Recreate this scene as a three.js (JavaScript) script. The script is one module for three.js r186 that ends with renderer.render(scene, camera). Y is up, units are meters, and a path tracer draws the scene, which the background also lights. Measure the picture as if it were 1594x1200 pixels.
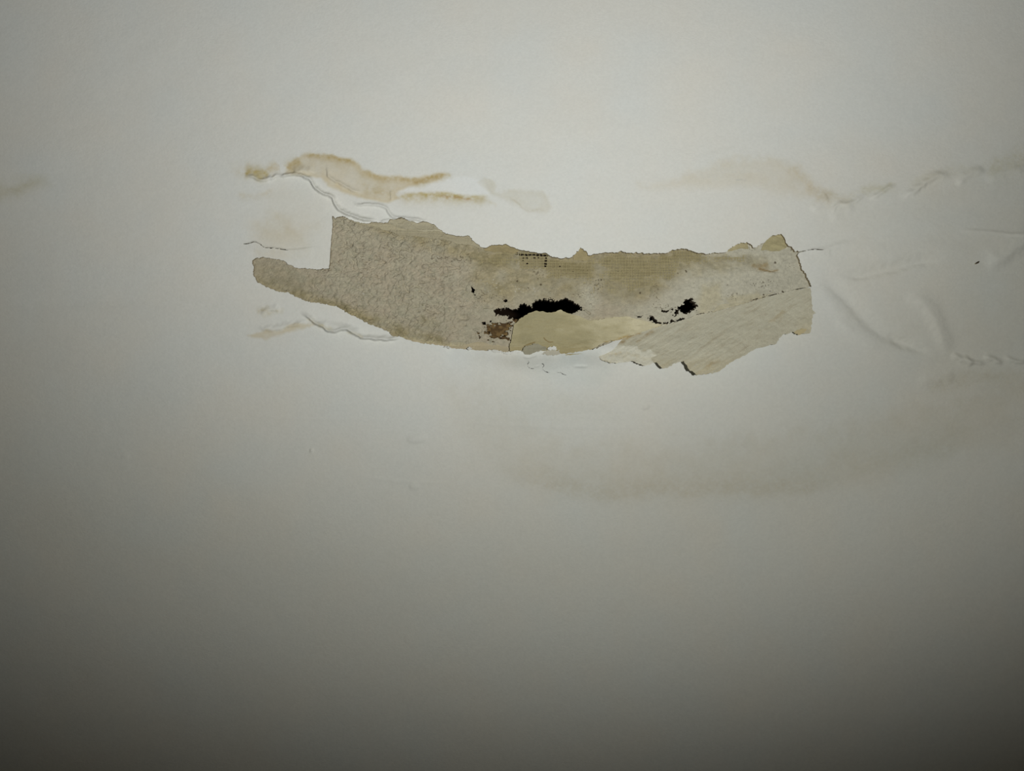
import * as THREE from 'three';

// ---------------------------------------------------------------- camera, light, exposure
const S = 0.0007;                       // metres on the ceiling for one unit of the plan drawing below
const CU = 797, CV = 600;               // plan point straight above the camera
const H = 2.4;                          // height of the ceiling
const D = 797 * S / Math.tan(32 * Math.PI / 180);   // camera to ceiling, about 0.89 m
const X = u => (u - CU) * S, Z = v => -(v - CV) * S;

const scene = new THREE.Scene();
scene.background = new THREE.Color(0x000000);
const camera = new THREE.PerspectiveCamera(2 * Math.atan(600 * S / D) * 180 / Math.PI, 1594 / 1200, 0.02, 20);
camera.position.set(0, H - D, 0);
camera.up.set(0, 0, 1);
camera.lookAt(0, H, 0);
scene.add(camera);

const renderer = new THREE.WebGLRenderer({ antialias: true });
renderer.toneMapping = THREE.LinearToneMapping;
renderer.toneMappingExposure = 1.0;
renderer.shadowMap.enabled = true;

// the one light in the dark room: the two-LED flash of the phone, a hand's width to the right of its lens
// (one warm LED with a wide beam, one cooler LED with a narrower beam)
function led(name, color, intensity, angle, penumbra, dx, aim) {
  const l = new THREE.SpotLight(new THREE.Color().setRGB(...color), intensity, 0, angle, penumbra, 2);
  l.name = name;
  l.position.set(0.095 + dx, H - D, 0.01);
  l.target.position.set(l.position.x + aim[0], l.position.y + 1, l.position.z + aim[1]);
  l.castShadow = true;
  l.shadow.radius = 0.15;
  scene.add(l, l.target);
}
led('flash_warm', [1, 1.0, 0.94], 0.90, 1.287, 0.343, 0.003, [-0.07, 0.821]);
led('flash_cool', [1, 1.015, 1.06], 1.06, 0.885, 0.8, -0.003, [-0.18, 0.74]);

// ---------------------------------------------------------------- noise
const clamp = (x, a = 0, b = 1) => x < a ? a : x > b ? b : x;
const lerp = (a, b, t) => a + (b - a) * t;
const smooth = (a, b, x) => { const t = clamp((x - a) / (b - a)); return t * t * (3 - 2 * t); };
function hash(i, j, k = 0) {
  let h = Math.imul(i, 374761393) + Math.imul(j, 668265263) + Math.imul(k, 1442695041) | 0;
  h = Math.imul(h ^ h >>> 13, 1274126177); h ^= h >>> 16;
  return (h >>> 0) / 4294967296;
}
function noise(x, y, k = 0) {            // 0..1
  const i = Math.floor(x), j = Math.floor(y), fx = x - i, fy = y - j;
  const sx = fx * fx * (3 - 2 * fx), sy = fy * fy * (3 - 2 * fy);
  const a = hash(i, j, k), b = hash(i + 1, j, k), c = hash(i, j + 1, k), d = hash(i + 1, j + 1, k);
  return a + (b - a) * sx + (c - a) * sy + (a - b - c + d) * sx * sy;
}
function fbm(x, y, oct = 4, k = 0) {     // about -1..1
  let s = 0, a = 1, t = 0;
  for (let o = 0; o < oct; o++) { s += a * (noise(x, y, k + o) * 2 - 1); t += a; a *= 0.55; x = x * 2.03 + 17.1; y = y * 2.03 - 9.7; }
  return s / t * 1.6;
}
function worley(x, y, k = 0) {           // [nearest, second nearest]
  const i = Math.floor(x), j = Math.floor(y); let a = 9, b = 9;
  for (let p = -1; p < 2; p++) for (let q = -1; q < 2; q++) {
    const cx = i + p + hash(i + p, j + q, k), cy = j + q + hash(i + p, j + q, k + 7);
    const d = Math.hypot(cx - x, cy - y);
    if (d < a) { b = a; a = d; } else if (d < b) b = d;
  }
  return [a, b];
}
function mulberry(a) { return () => { a = a + 0x6D2B79F5 | 0; let t = Math.imul(a ^ a >>> 15, 1 | a); t = t + Math.imul(t ^ t >>> 7, 61 | t) ^ t; return ((t ^ t >>> 14) >>> 0) / 4294967296; }; }
const rnd = mulberry(20240611);

// ---------------------------------------------------------------- plan drawing: polylines and polygons
const pairs = a => { const o = []; for (let i = 0; i < a.length; i += 2) o.push([a[i], a[i + 1]]); return o; };
function curve(flat, step = 3) {         // smooth line through points
  const p = pairs(flat);
  if (p.length < 3) return p;
  const c = new THREE.CatmullRomCurve3(p.map(q => new THREE.Vector3(q[0], q[1], 0)), false, 'centripetal');
  const n = Math.max(6, Math.ceil(c.getLength() / step));
  return c.getSpacedPoints(n).map(q => [q.x, q.y]);
}
function lineDistance(pts, u, v) {       // [distance, side, t]
  let best = 1e9, side = 1, tt = 0;
  for (let i = 0; i + 1 < pts.length; i++) {
    const ax = pts[i][0], ay = pts[i][1], dx = pts[i + 1][0] - ax, dy = pts[i + 1][1] - ay;
    const t = clamp(((u - ax) * dx + (v - ay) * dy) / (dx * dx + dy * dy));
    const ex = u - ax - dx * t, ey = v - ay - dy * t, d = ex * ex + ey * ey;
    if (d < best) { best = d; side = dx * ey - dy * ex >= 0 ? 1 : -1; tt = (i + t) / (pts.length - 1); }
  }
  return [Math.sqrt(best), side, tt];
}
function polySD(poly, u, v) {            // positive inside
  let best = 1e9, inside = false;
  for (let i = 0, j = poly.length - 1; i < poly.length; j = i++) {
    const ax = poly[j][0], ay = poly[j][1], dx = poly[i][0] - ax, dy = poly[i][1] - ay;
    const t = clamp(((u - ax) * dx + (v - ay) * dy) / (dx * dx + dy * dy || 1e-9));
    const ex = u - ax - dx * t, ey = v - ay - dy * t, d = ex * ex + ey * ey;
    if (d < best) best = d;
    if ((poly[i][1] > v) !== (poly[j][1] > v) && u < (poly[j][0] - poly[i][0]) * (v - poly[i][1]) / (poly[j][1] - poly[i][1]) + poly[i][0]) inside = !inside;
  }
  return inside ? Math.sqrt(best) : -Math.sqrt(best);
}
function box(pts, m) {
  let a = 1e9, b = -1e9, c = 1e9, d = -1e9;
  for (const [x, y] of pts) { a = Math.min(a, x); b = Math.max(b, x); c = Math.min(c, y); d = Math.max(d, y); }
  return [a - m, b + m, c - m, d + m];
}

// ---------------------------------------------------------------- height fields over the plan (h in mm below the ceiling plane)
const steps = (...spec) => {             // [from, step, to, step, to ...]
  const o = [spec[0]];
  for (let i = 1; i < spec.length; i += 2) { const n = Math.round((spec[i + 1] - o[o.length - 1]) / spec[i]), a = o[o.length - 1]; for (let k = 1; k <= n; k++) o.push(a + (spec[i + 1] - a) * k / n); }
  return o;
};
class Field {
  constructor(us, vs) { this.us = us; this.vs = vs; this.nu = us.length; this.nv = vs.length; this.h = new Float32Array(this.nu * this.nv); this.f = new Float32Array(this.nu * this.nv).fill(1e3); }
  each(b, fn) {
    const { us, vs, nu, nv } = this;
    for (let j = 0; j < nv; j++) { const v = vs[j]; if (v < b[2] || v > b[3]) continue;
      for (let i = 0; i < nu; i++) { const u = us[i]; if (u < b[0] || u > b[1]) continue; fn(u, v, j * nu + i); } }
  }
  all(fn) { this.each([-1e9, 1e9, -1e9, 1e9], fn); return this; }
  ridge(flat, w, amp, { w2 = w, fade = 0.25, wob = 0 } = {}) {       // a fold: w on its left side, w2 on its right
    const p = curve(flat), r = Math.max(w, w2) * 2.6;
    this.each(box(p, r), (u, v, k) => {
      const uu = u + wob * fbm(u / 9, v / 9, 2, 31), vv = v + wob * fbm(u / 9, v / 9, 2, 37);
      const [d, s, t] = lineDistance(p, uu, vv); if (d > r) return;
      const q = d / (s > 0 ? w2 : w);
      this.h[k] += amp * (this.gain || 1) * (this.gain && w < 6.5 ? 1.3 : 1) * Math.exp(-q * q) * (fade ? smooth(0, fade, t) * smooth(0, fade, 1 - t) : 1);
    });
    return this;
  }
  step(flat, amp, near, far, side, fade = 0.2) {                     // a lifted edge that sinks back over "far" on one side
    const p = curve(flat), r = Math.max(near, far * 2.5);
    this.each(box(p, r), (u, v, k) => {
      const [d, s, t] = lineDistance(p, u, v); if (d > r) return;
      const e = smooth(0, fade, t) * smooth(0, fade, 1 - t);
      this.h[k] += amp * e * (s === side ? Math.exp(-((d / far) ** 2)) : 1 - smooth(0, near, d));
    });
    return this;
  }
  bump(u0, v0, ru, rv, amp, turn = 0, sharp = 1) {
    const c = Math.cos(turn), s = Math.sin(turn), r = Math.max(ru, rv) * 2.6;
    this.each([u0 - r, u0 + r, v0 - r, v0 + r], (u, v, k) => {
      const a = ((u - u0) * c + (v - v0) * s) / ru, b = (-(u - u0) * s + (v - v0) * c) / rv, q = a * a + b * b;
      this.h[k] += amp * Math.exp(-Math.pow(q, sharp));
    });
    return this;
  }
  cut(fn) { return this.all((u, v, k) => { this.f[k] = Math.min(this.f[k], fn(u, v)); }); }
  at(u, v) {                                                         // height at a plan point (uniform lookup)
    const find = (a, x) => { let lo = 0, hi = a.length - 1; while (hi - lo > 1) { const m = lo + hi >> 1; if (a[m] <= x) lo = m; else hi = m; } return [lo, clamp((x - a[lo]) / (a[lo + 1] - a[lo]))]; };
    const [i, a] = find(this.us, u), [j, b] = find(this.vs, v), k = j * this.nu + i;
    return lerp(lerp(this.h[k], this.h[k + 1], a), lerp(this.h[k + this.nu], this.h[k + this.nu + 1], a), b);
  }
  // surface (clipped where f < 0), its rim and, for sheets, its back
  build(uvBox, { thick = 0, back = false } = {}) {
    const { us, vs, nu, nv, h, f } = this, pos = [], pl = [], map = new Int32Array(nu * nv).fill(-1), edge = new Map(), idx = [], rim = [];
    const put = (u, v, hh) => { pos.push(u, v, hh); return pos.length / 3 - 1; };
    const vert = k => map[k] >= 0 ? map[k] : (map[k] = put(us[k % nu], vs[k / nu | 0], h[k]));
    const mid = (a, b) => {
      const key = a < b ? a * nu * nv + b : b * nu * nv + a; let e = edge.get(key);
      if (e === undefined) { const t = f[a] / (f[a] - f[b]); e = put(lerp(us[a % nu], us[b % nu], t), lerp(vs[a / nu | 0], vs[b / nu | 0], t), lerp(h[a], h[b], t)); edge.set(key, e); }
      return e;
    };
    const tri = (a, b, c) => {
      const n = (f[a] > 0) + (f[b] > 0) + (f[c] > 0);
      if (n === 0) return;
      if (n === 3) { idx.push(vert(a), vert(b), vert(c)); return; }
      while (n === 1 ? !(f[a] > 0) : f[a] > 0) [a, b, c] = [b, c, a];
      const p = mid(a, b), q = mid(c, a);
      if (n === 1) { idx.push(vert(a), p, q); rim.push(p, q); }
      else { idx.push(p, vert(b), vert(c), p, vert(c), q); rim.push(q, p); }
    };
    for (let j = 0; j + 1 < nv; j++) for (let i = 0; i + 1 < nu; i++) { const k = j * nu + i; tri(k, k + nu, k + 1); tri(k + 1, k + nu, k + nu + 1); }
    const geo = (P, I, withUv = true) => {
      const n = P.length / 3, p = new Float32Array(n * 3), uv = new Float32Array(n * 2);
      for (let k = 0; k < n; k++) { const u = P[3 * k], v = P[3 * k + 1]; p[3 * k] = X(u); p[3 * k + 1] = H - P[3 * k + 2] / 1000; p[3 * k + 2] = Z(v);
        uv[2 * k] = (u - uvBox[0]) / (uvBox[1] - uvBox[0]); uv[2 * k + 1] = (uvBox[3] - v) / (uvBox[3] - uvBox[2]); }
      const g = new THREE.BufferGeometry(); g.setAttribute('position', new THREE.BufferAttribute(p, 3)); g.setAttribute('uv', new THREE.BufferAttribute(uv, 2)); g.setIndex(I); g.computeVertexNormals(); return g;
    };
    const out = { surface: geo(pos, idx) };
    const deep = typeof thick === 'function' ? thick : () => thick;
    if (rim.length) {
      const P = [], I = [], seen = new Map();
      const two = e => { let s = seen.get(e); if (s === undefined) { s = P.length / 3; const u = pos[3 * e], v = pos[3 * e + 1], hh = pos[3 * e + 2]; P.push(u, v, hh, u, v, hh - deep(u, v)); seen.set(e, s); } return s; };
      for (let k = 0; k < rim.length; k += 2) { const a = two(rim[k]), b = two(rim[k + 1]); I.push(a, a + 1, b, b, a + 1, b + 1); }
      out.rim = geo(P, I);
    }
    if (back) { const P = pos.slice(); for (let k = 0; k < P.length; k += 3) P[k + 2] -= deep(P[k], P[k + 1]); const I = []; for (let k = 0; k < idx.length; k += 3) I.push(idx[k], idx[k + 2], idx[k + 1]); out.back = geo(P, I); }
    return out;
  }
}

// ---------------------------------------------------------------- colours and computed textures
const lin = c => { c /= 255; return c <= 0.04045 ? c / 12.92 : ((c + 0.055) / 1.055) ** 2.4; };
const enc = x => { x = clamp(x); return x <= 0.0031308 ? x * 12.92 * 255 : (1.055 * x ** (1 / 2.4) - 0.055) * 255; };
const seen = (r, g, b, k = 1.5) => [lin(r) * k, lin(g) * k, lin(b) * k];      // base colour of a thing that looks r,g,b in the photograph
class Paint {                            // a colour map over a box of the plan, linear base colours
  constructor(b, w, h, base) { this.b = b; this.w = w; this.hh = h; this.c = new Float32Array(w * h * 3); for (let i = 0; i < w * h; i++) this.c.set(base, i * 3); }
  each(b, fn) {
    const [U0, U1, V0, V1] = this.b, { w, hh } = this, du = (U1 - U0) / w, dv = (V1 - V0) / hh;
    const i0 = Math.max(0, Math.floor((b[0] - U0) / du)), i1 = Math.min(w - 1, Math.ceil((b[1] - U0) / du));
    for (let j = 0; j < hh; j++) { const v = V1 - (j + 0.5) * dv; if (v < b[2] || v > b[3]) continue;
      for (let i = i0; i <= i1; i++) fn(U0 + (i + 0.5) * du, v, (j * w + i) * 3); }
  }
  all(fn) { this.each([-1e9, 1e9, -1e9, 1e9], fn); }
  mix(k, col, a) { const c = this.c; c[k] += (col[0] - c[k]) * a; c[k + 1] += (col[1] - c[k + 1]) * a; c[k + 2] += (col[2] - c[k + 2]) * a; }
  mul(k, m, a) { const c = this.c; c[k] *= 1 + (m[0] - 1) * a; c[k + 1] *= 1 + (m[1] - 1) * a; c[k + 2] *= 1 + (m[2] - 1) * a; }
  // dye soaked in along a line: sharp towards one side, fading on the other
  streak(flat, w, w2, m, a, { wob = 3, mott = 0.5, fade = 0.15, seed = 0 } = {}) {
    const p = curve(flat), r = Math.max(w, w2) * 1.9 + wob * 2;
    this.each(box(p, r), (u, v, k) => {
      const n1 = fbm(u / 14, v / 14, 4, 41 + seed), n2 = fbm(u / 14, v / 14, 4, 53 + seed);
      const [d, s, t] = lineDistance(p, u + wob * n1, v + wob * n2); if (d > r) return;
      const q = d / (s > 0 ? w2 : w), e = Math.exp(-q * q) * (fade ? smooth(0, fade, t) * smooth(0, fade, 1 - t) : 1);
      this.mul(k, m, a * e * clamp(1 - mott + mott * (0.5 + n1 * 0.6 + fbm(u / 4, v / 3, 2, 61 + seed) * 0.5) * 1.6, 0, 1.5));
    });
  }
  // dye soaked into an area, with a darker tide line along its edge
  area(flat, feather, m, a, { rim = 0, rimW = 5, wob = 4, mott = 0.4, seed = 0 } = {}) {
    const p = pairs(flat);
    this.each(box(p, feather + wob * 2), (u, v, k) => {
      const n1 = fbm(u / 16, v / 16, 4, 71 + seed), n2 = fbm(u / 16, v / 16, 4, 83 + seed);
      const d = polySD(p, u + wob * n1, v + wob * n2); if (d < -feather) return;
      const e = smooth(-feather, feather, d), edge = rim * Math.exp(-(((d - rimW * 0.6) / rimW) ** 2));
      this.mul(k, m, clamp((a * e + edge) * (1 - mott + mott * (0.8 + n2 * 0.8)), 0, 1.3));
    });
  }
  texture() {
    const { w, hh, c } = this, d = new Uint8Array(w * hh * 4);
    for (let i = 0; i < w * hh; i++) { for (let q = 0; q < 3; q++) d[4 * i + q] = enc(c[3 * i + q]) + 0.5; d[4 * i + 3] = 255; }
    const t = new THREE.DataTexture(d, w, hh, THREE.RGBAFormat); t.colorSpace = THREE.SRGBColorSpace; t.magFilter = THREE.LinearFilter; t.minFilter = THREE.LinearFilter; t.needsUpdate = true; return t;
  }
}
function grainTexture(n, fn) {           // tiling grey relief
  const d = new Uint8Array(n * n * 4);
  for (let j = 0; j < n; j++) for (let i = 0; i < n; i++) {
    // blend four shifted copies so that the edges meet
    const x = i / n, y = j / n; let s = 0;
    s += fn(i, j) * (1 - x) * (1 - y) + fn(i - n, j) * x * (1 - y) + fn(i, j - n) * (1 - x) * y + fn(i - n, j - n) * x * y;
    const c = clamp(s) * 255; d.set([c, c, c, 255], (j * n + i) * 4);
  }
  const t = new THREE.DataTexture(d, n, n, THREE.RGBAFormat); t.wrapS = t.wrapT = THREE.RepeatWrapping; t.magFilter = THREE.LinearFilter; t.needsUpdate = true; return t;
}
const orangePeel = grainTexture(512, (i, j) => 0.5 + 0.28 * fbm(i / 7, j / 5, 3, 5) + 0.22 * fbm(i / 40, j / 40, 2, 9));
const grit = grainTexture(512, (i, j) => 0.5 + 0.35 * fbm(i / 5, j / 5, 4, 15));
const fibre = grainTexture(512, (i, j) => 0.5 + 0.3 * fbm(i / 30, j / 3.2, 3, 25) + 0.2 * fbm(i / 4, j / 4, 3, 27));
const relief = (t, b, cell) => { const c = t.clone(); c.repeat.set((b[1] - b[0]) / cell, (b[3] - b[2]) / cell); c.needsUpdate = true; return c; };
const side = THREE.DoubleSide;
const mat = (color, roughness = 0.9, extra = {}) => new THREE.MeshStandardMaterial({ color: color instanceof THREE.Color || typeof color === 'number' ? color : new THREE.Color().setRGB(...color), roughness, side, ...extra });

// ---------------------------------------------------------------- objects
function mesh(name, geometry, material, parent = scene) { const m = new THREE.Mesh(geometry, material); m.name = name; m.castShadow = m.receiveShadow = true; parent.add(m); return m; }
function thing(name, label, category, group, kind) { const g = new THREE.Group(); g.name = name; g.userData = { label, category }; if (group) g.userData.group = group; if (kind) g.userData.kind = kind; scene.add(g); return g; }
function structure(o, label) { o.userData.kind = 'structure'; if (label) { o.userData.label = label; } return o; }

// ================================================================ the room
const RX = 1.9, RZ = 1.7, T = 0.12, VOID = 2.6;      // the loft above the ceiling is as tall as the room
const bx = (w, h, d, x, y, z) => { const g = new THREE.BoxGeometry(w, h, d); g.translate(x, y, z); return g; };
const wallPaint = mat([0.5, 0.46, 0.38], 0.9);
structure(mesh('floor', bx(2 * RX + 2 * T, 0.1, 2 * RZ + 2 * T, 0, -0.05, 0), mat([0.20, 0.14, 0.09], 0.6)), 'brown wooden floor far below the ceiling');
const wallSet = [['wall_left', T, 2 * RZ, -RX - T / 2, 0, 'left of the damaged ceiling'], ['wall_right', T, 2 * RZ, RX + T / 2, 0, 'right of the damaged ceiling'], ['wall_front', 2 * RX + 2 * T, T, 0, RZ + T / 2, 'beyond the upper edge of the picture'], ['wall_back', 2 * RX + 2 * T, T, 0, -RZ - T / 2, 'beyond the lower edge of the picture']];
const timber = mat([0.17, 0.10, 0.06], 0.9);
for (const [name, w, d, x, z, where] of wallSet) {
  const g = structure(new THREE.Group(), 'plain cream wall ' + where); g.name = name; scene.add(g);
  mesh('plaster', bx(w, H, d, x, H / 2, z), wallPaint, g);
  mesh('loft_boarding', bx(w, VOID, d, x, H + VOID / 2, z), timber, g);
}
structure(mesh('roof', bx(2 * RX + 2 * T, 0.1, 2 * RZ + 2 * T, 0, H + VOID + 0.05, 0), timber), 'brown boards of the roof high above the ceiling');

// ================================================================ the torn opening, traced on the plan
const topEdge = [394.4, 406, 399.5, 402.6, 410, 400.3, 422, 402.2, 437, 403.5, 443, 406.3, 450.3, 412, 459.8, 416.7, 476.7, 418, 497.4, 419.5, 512.8, 418.6, 514.3, 400.7, 515.6, 383, 517.8, 352, 517.2, 335.2, 521.9, 339, 528, 337, 534.1, 337.1, 544.5, 342, 555.7, 345.7, 568.9, 348, 585.9, 345.2, 604.7, 347.2, 610.3, 341.4, 623.5, 340.5, 634.8, 343, 647, 347.6, 660.2, 345.2, 675.3, 349.5, 688.5, 359.9, 703.5, 367, 729.9, 367.4, 739.3, 375.9, 750.6, 386.2, 765.6, 382.5, 788.2, 380.2, 799.5, 385.3, 808.9, 390.4, 822.1, 390.9, 837.2, 394.1, 848.4, 392.8, 856.9, 399.4, 876.7, 401.7, 889.9, 400.3, 895, 395, 899, 391, 903.5, 386.7, 912.9, 390.1, 914.8, 397.6, 928, 394.8, 943, 392.4, 961.9, 393.5, 966.6, 389.7, 975, 393.5, 997.6, 393.9, 1016.4, 394.8, 1035.3, 395.4, 1046.6, 390.1, 1060.7, 387.3, 1074.8, 389.2, 1084.2, 393.9, 1098, 395, 1128, 393.6, 1139, 385.2, 1148, 379.8, 1161.9, 376.7, 1166, 380, 1170, 381.2, 1171.5, 385.5, 1176, 385, 1183, 380.5, 1190, 379, 1195, 373.5, 1199, 370, 1207, 366.3, 1215.5, 363.9, 1219, 370, 1221.5, 377, 1225.5, 383.8, 1231.5, 385, 1236, 391, 1240, 390.5, 1243.5, 393.5, 1240.8, 398, 1244.7, 408, 1245.7, 416, 1252, 425, 1255.5, 434.5, 1257.9, 437.9, 1261.6, 447.3];
const hinge = [1261.6, 447.3, 1220, 457, 1180, 467.5, 1120, 485, 1090, 491, 1045, 504, 1010, 514, 985, 523, 955, 531.5, 926, 543];
const lowEdge = [915, 545, 899, 549, 873, 551, 850, 547, 830, 547, 812.7, 547, 792, 547.5, 777, 548, 763.8, 545.6, 748.7, 546.6, 728, 543.7, 703.5, 541.9, 690.3, 539, 664, 535.3, 640, 530.5, 625, 525.5, 612.2, 522.8, 597.2, 512.5, 576.5, 505, 559.5, 497.4, 544.5, 489, 525.6, 477.6, 501.2, 473, 480.5, 471, 461.6, 461.6, 450.3, 456, 435.3, 454, 416.5, 447.5, 402.3, 441, 397, 432, 394, 424, 395.5, 415];
const opening = pairs([...topEdge, ...hinge, ...lowEdge]);
const openBox = box(opening, 30);

// ---------------------------------------------------------------- painted face of the ceiling
const U0 = -250, U1 = 1850, V0 = -180, V1 = 1380, skinBox = [U0, U1, V0, V1];
const skin = new Field(
  steps(CU - RX / S, 40, 0, 5, 360, 1.25, 1300, 2, 1600, 40, CU + RX / S),
  steps(CV - RZ / S, 40, 0, 5, 220, 1.25, 620, 2.5, 800, 6, 1200, 40, CV + RZ / S));
// the board sags along the wet joint
skin.all((u, v, k) => {
  const inside = smooth(-100, 100, u) * smooth(-100, 100, 1694 - u) * smooth(-60, 100, v) * smooth(-60, 100, 1260 - v);
  skin.h[k] = inside * (2.2 * Math.exp(-(((v - 470) / 170) ** 2)) * (0.7 + 0.3 * Math.sin(u / 260)) + 0.5 * fbm(u / 150, v / 110, 3, 101) + 0.10 * fbm(u / 30, v / 24, 3, 107));
});
// folds in the loosened paint, upper left
skin.gain = 1.8;
skin.ridge([429, 274, 440, 275.5, 454, 273, 471, 274.5, 480.5, 279.5, 489.9, 292, 503, 301.5, 518, 309, 523, 321, 533.2, 330, 548.2, 336, 563, 342.5, 590, 344], 3.6, 1.9, { w2: 1.1, fade: 0.1, wob: 1 })
  .ridge([509, 256, 510, 266, 510.6, 274, 520, 281.5, 535, 290, 552, 297.5, 567, 303], 3.4, 1.0, { w2: 1.0, fade: 0.25, wob: 1 })
  .ridge([548, 315.5, 559.5, 320, 578.3, 319, 599, 323.5, 606.6, 333.5, 613, 339.5, 640, 342, 668, 347], 3.0, 1.25, { w2: 1.0, fade: 0.12, wob: 1 })
  .ridge([380, 274, 392, 277, 409, 280.5, 424, 277, 440, 274], 4, 1.2, { w2: 2, fade: 0.25, wob: 2 })
  .ridge([455, 270, 470, 266, 490, 268], 5, 0.8, { w2: 2.5, wob: 2 })
  .ridge([592, 345.5, 600, 344, 612, 342], 2, 0.8)
  .ridge([608, 296, 609.5, 305, 610, 314], 1.4, 0.5)
  .bump(500, 272, 40, 22, 0.9, 0.5)
  .bump(560, 300, 55, 20, 1.0, 0.5)
  .step([378, 380, 390, 379, 397.6, 376.6, 405, 380, 412.7, 385.3, 429.6, 386.6, 450.3, 389.8, 470, 388.5, 495, 385], 1.0, 2.5, 14, 1, 0.18)
  .ridge([468, 487, 480.5, 493.6, 491.8, 503.9, 503, 509.6, 510.6, 515.2, 525.6, 516, 538.8, 513.8, 548.2, 517, 557.6, 524, 576.5, 527.6, 604.7, 528.8, 628, 525.5], 4.2, 1.9, { w2: 1.0, fade: 0.12, wob: 1 })
  .ridge([490, 490, 500, 500, 515, 508, 535, 508, 556, 516, 575, 521], 5, 0.9, { fade: 0.3, wob: 1.5 })
  .ridge([405, 488, 420, 482, 440, 480], 5, 0.7, { w2: 3, wob: 2 })
  .ridge([398, 508, 420, 512, 450, 508, 485, 498], 5, 0.8, { w2: 3, wob: 2 })
  .ridge([0, 466, 120, 468, 260, 468, 330, 478, 430, 487], 10, -0.8, { w2: 14, fade: 0.3 });
// wrinkles right of the opening
skin.gain = 1.4;
skin.ridge([1292, 340, 1297, 325, 1303, 319, 1320, 318, 1337, 310, 1348, 299], 3.6, 0.8, { w2: 2.5, wob: 0.8 })
  .ridge([1350, 311, 1365, 305, 1380, 294, 1394, 288.5], 3.6, 0.9, { w2: 3, wob: 0.8 })
  .ridge([1397, 312, 1425, 296, 1440, 284, 1457, 275, 1481, 273.5], 6, 1.5, { w2: 4.5, wob: 1.2 })
  .ridge([1290, 345, 1310, 327, 1330, 322], 8, 1.0, { wob: 1.2 })
  .ridge([1262, 330, 1280, 312, 1290, 306], 6, 0.8, { wob: 1.2 })
  .ridge([1486, 292, 1498, 278, 1512, 270, 1535, 265], 7, 1.5, { w2: 6, wob: 1.2 })
  .ridge([1530, 283, 1560, 270, 1600, 262], 8, 1.0, { wob: 1.2 })
  .ridge([1270, 428, 1287, 441, 1322, 472, 1362, 513, 1398, 533, 1440, 550], 15, -1.9, { w2: 8, fade: 0.2, wob: 1.2 })
  .ridge([1262, 448, 1280, 462, 1308, 492, 1342, 526, 1390, 556], 12, 0.9, { fade: 0.3, wob: 1.2 })
  .ridge([1404, 459, 1439, 478, 1458, 512, 1470, 540, 1482, 552], 13, 2.0, { w2: 9, fade: 0.25, wob: 1.2 })
  .ridge([1296, 424, 1330, 431, 1374, 423, 1420, 412, 1470, 406], 11, -1.9, { w2: 6, fade: 0.25, wob: 1.2 })
  .ridge([1250, 391, 1281, 389, 1305, 382, 1330, 376], 4, 0.7, { w2: 5, fade: 0.3 })
  .ridge([1310, 390, 1380, 396, 1450, 388, 1520, 392], 12, 0.9, { fade: 0.3, wob: 1.2 })
  .ridge([1524, 414, 1556, 402, 1580, 384, 1610, 362], 16, 2.4, { w2: 10, fade: 0.25, wob: 1.2 })
  .ridge([1485, 360.5, 1530, 362, 1570, 366, 1610, 366], 3, 0.6, { w2: 2, fade: 0.25 })
  .ridge([1478, 551, 1490, 557, 1516, 570], 4.5, 1.5, { w2: 3.5, fade: 0.25, wob: 1 })
  .ridge([1494, 552, 1508, 562, 1534, 568], 4, 1.2, { w2: 3, fade: 0.3, wob: 1 })
  .ridge([1528, 553, 1542, 559, 1560, 568], 4.5, 1.4, { w2: 3.5, fade: 0.3, wob: 1 })
  .ridge([1558, 555, 1575, 562, 1600, 565], 4, 1.2, { w2: 3, fade: 0.3, wob: 1 })
  .ridge([1425, 597, 1450, 590, 1490, 584], 10, 1.0, { wob: 1.2 })
  .ridge([1380, 520, 1410, 536, 1450, 552], 6, -1.0, { wob: 1.2 })
  .ridge([1300, 497, 1318, 511, 1330, 514], 5, 0.5, { wob: 1 })
  .bump(1450, 400, 190, 110, 5.0, 0.1).bump(1400, 350, 120, 40, 1.6, -0.3).bump(1340, 490, 60, 30, -0.8, 0.7).bump(1520, 470, 70, 50, -1.0, 0.2);
skin.gain = 1.3;
// crack from the right corner of the opening, hair cracks below the torn paper, roller lines and drips
skin.step([1241, 393.5, 1250, 391.5, 1262, 389.3, 1281, 390.2, 1292, 390], 0.5, 2.5, 14, 1, 0.1)
  .ridge([832, 571, 840, 569.5], 1.2, 0.5).ridge([891, 570.5, 905, 570.5, 917, 570.8], 1.4, 0.9, { fade: 0.3 })
  .ridge([884, 657.5, 893, 655.5, 904, 652.5, 912, 653], 1.2, -0.45)
  .ridge([690, 656, 753, 659, 840, 663.5, 920, 664.5, 995, 665, 1080, 666], 1.6, 0.28, { w2: 2.4, fade: 0.3 })
  .ridge([390, 649, 440, 650, 490, 652, 640, 654], 1.6, 0.18, { fade: 0.3 })
  .ridge([540, 738, 590, 745, 640, 750, 706, 752], 1.6, 0.28, { w2: 2.2, fade: 0.3 })
  .ridge([812, 554, 822, 557, 838, 552], 1.6, 0.7)
  .bump(649, 683, 15, 6.5, 1.3, -0.1, 3).bump(645, 757, 8, 5, 0.9, 0.1, 2.5).bump(485, 701, 2.8, 2.4, 1.5, 0, 2).bump(1005, 634, 6, 2.4, 1.4, -0.1, 2).bump(1004, 759, 4, 2, 0.4)
  .bump(194, 714, 1.8, 6, 0.9, 0.2).bump(195, 727, 2, 1.6, 0.5).bump(745, 787, 5, 2, 0.4).bump(729, 777, 1.6, 1.4, 0.5).bump(1023, 565, 2, 1.5, 0.4);
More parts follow.
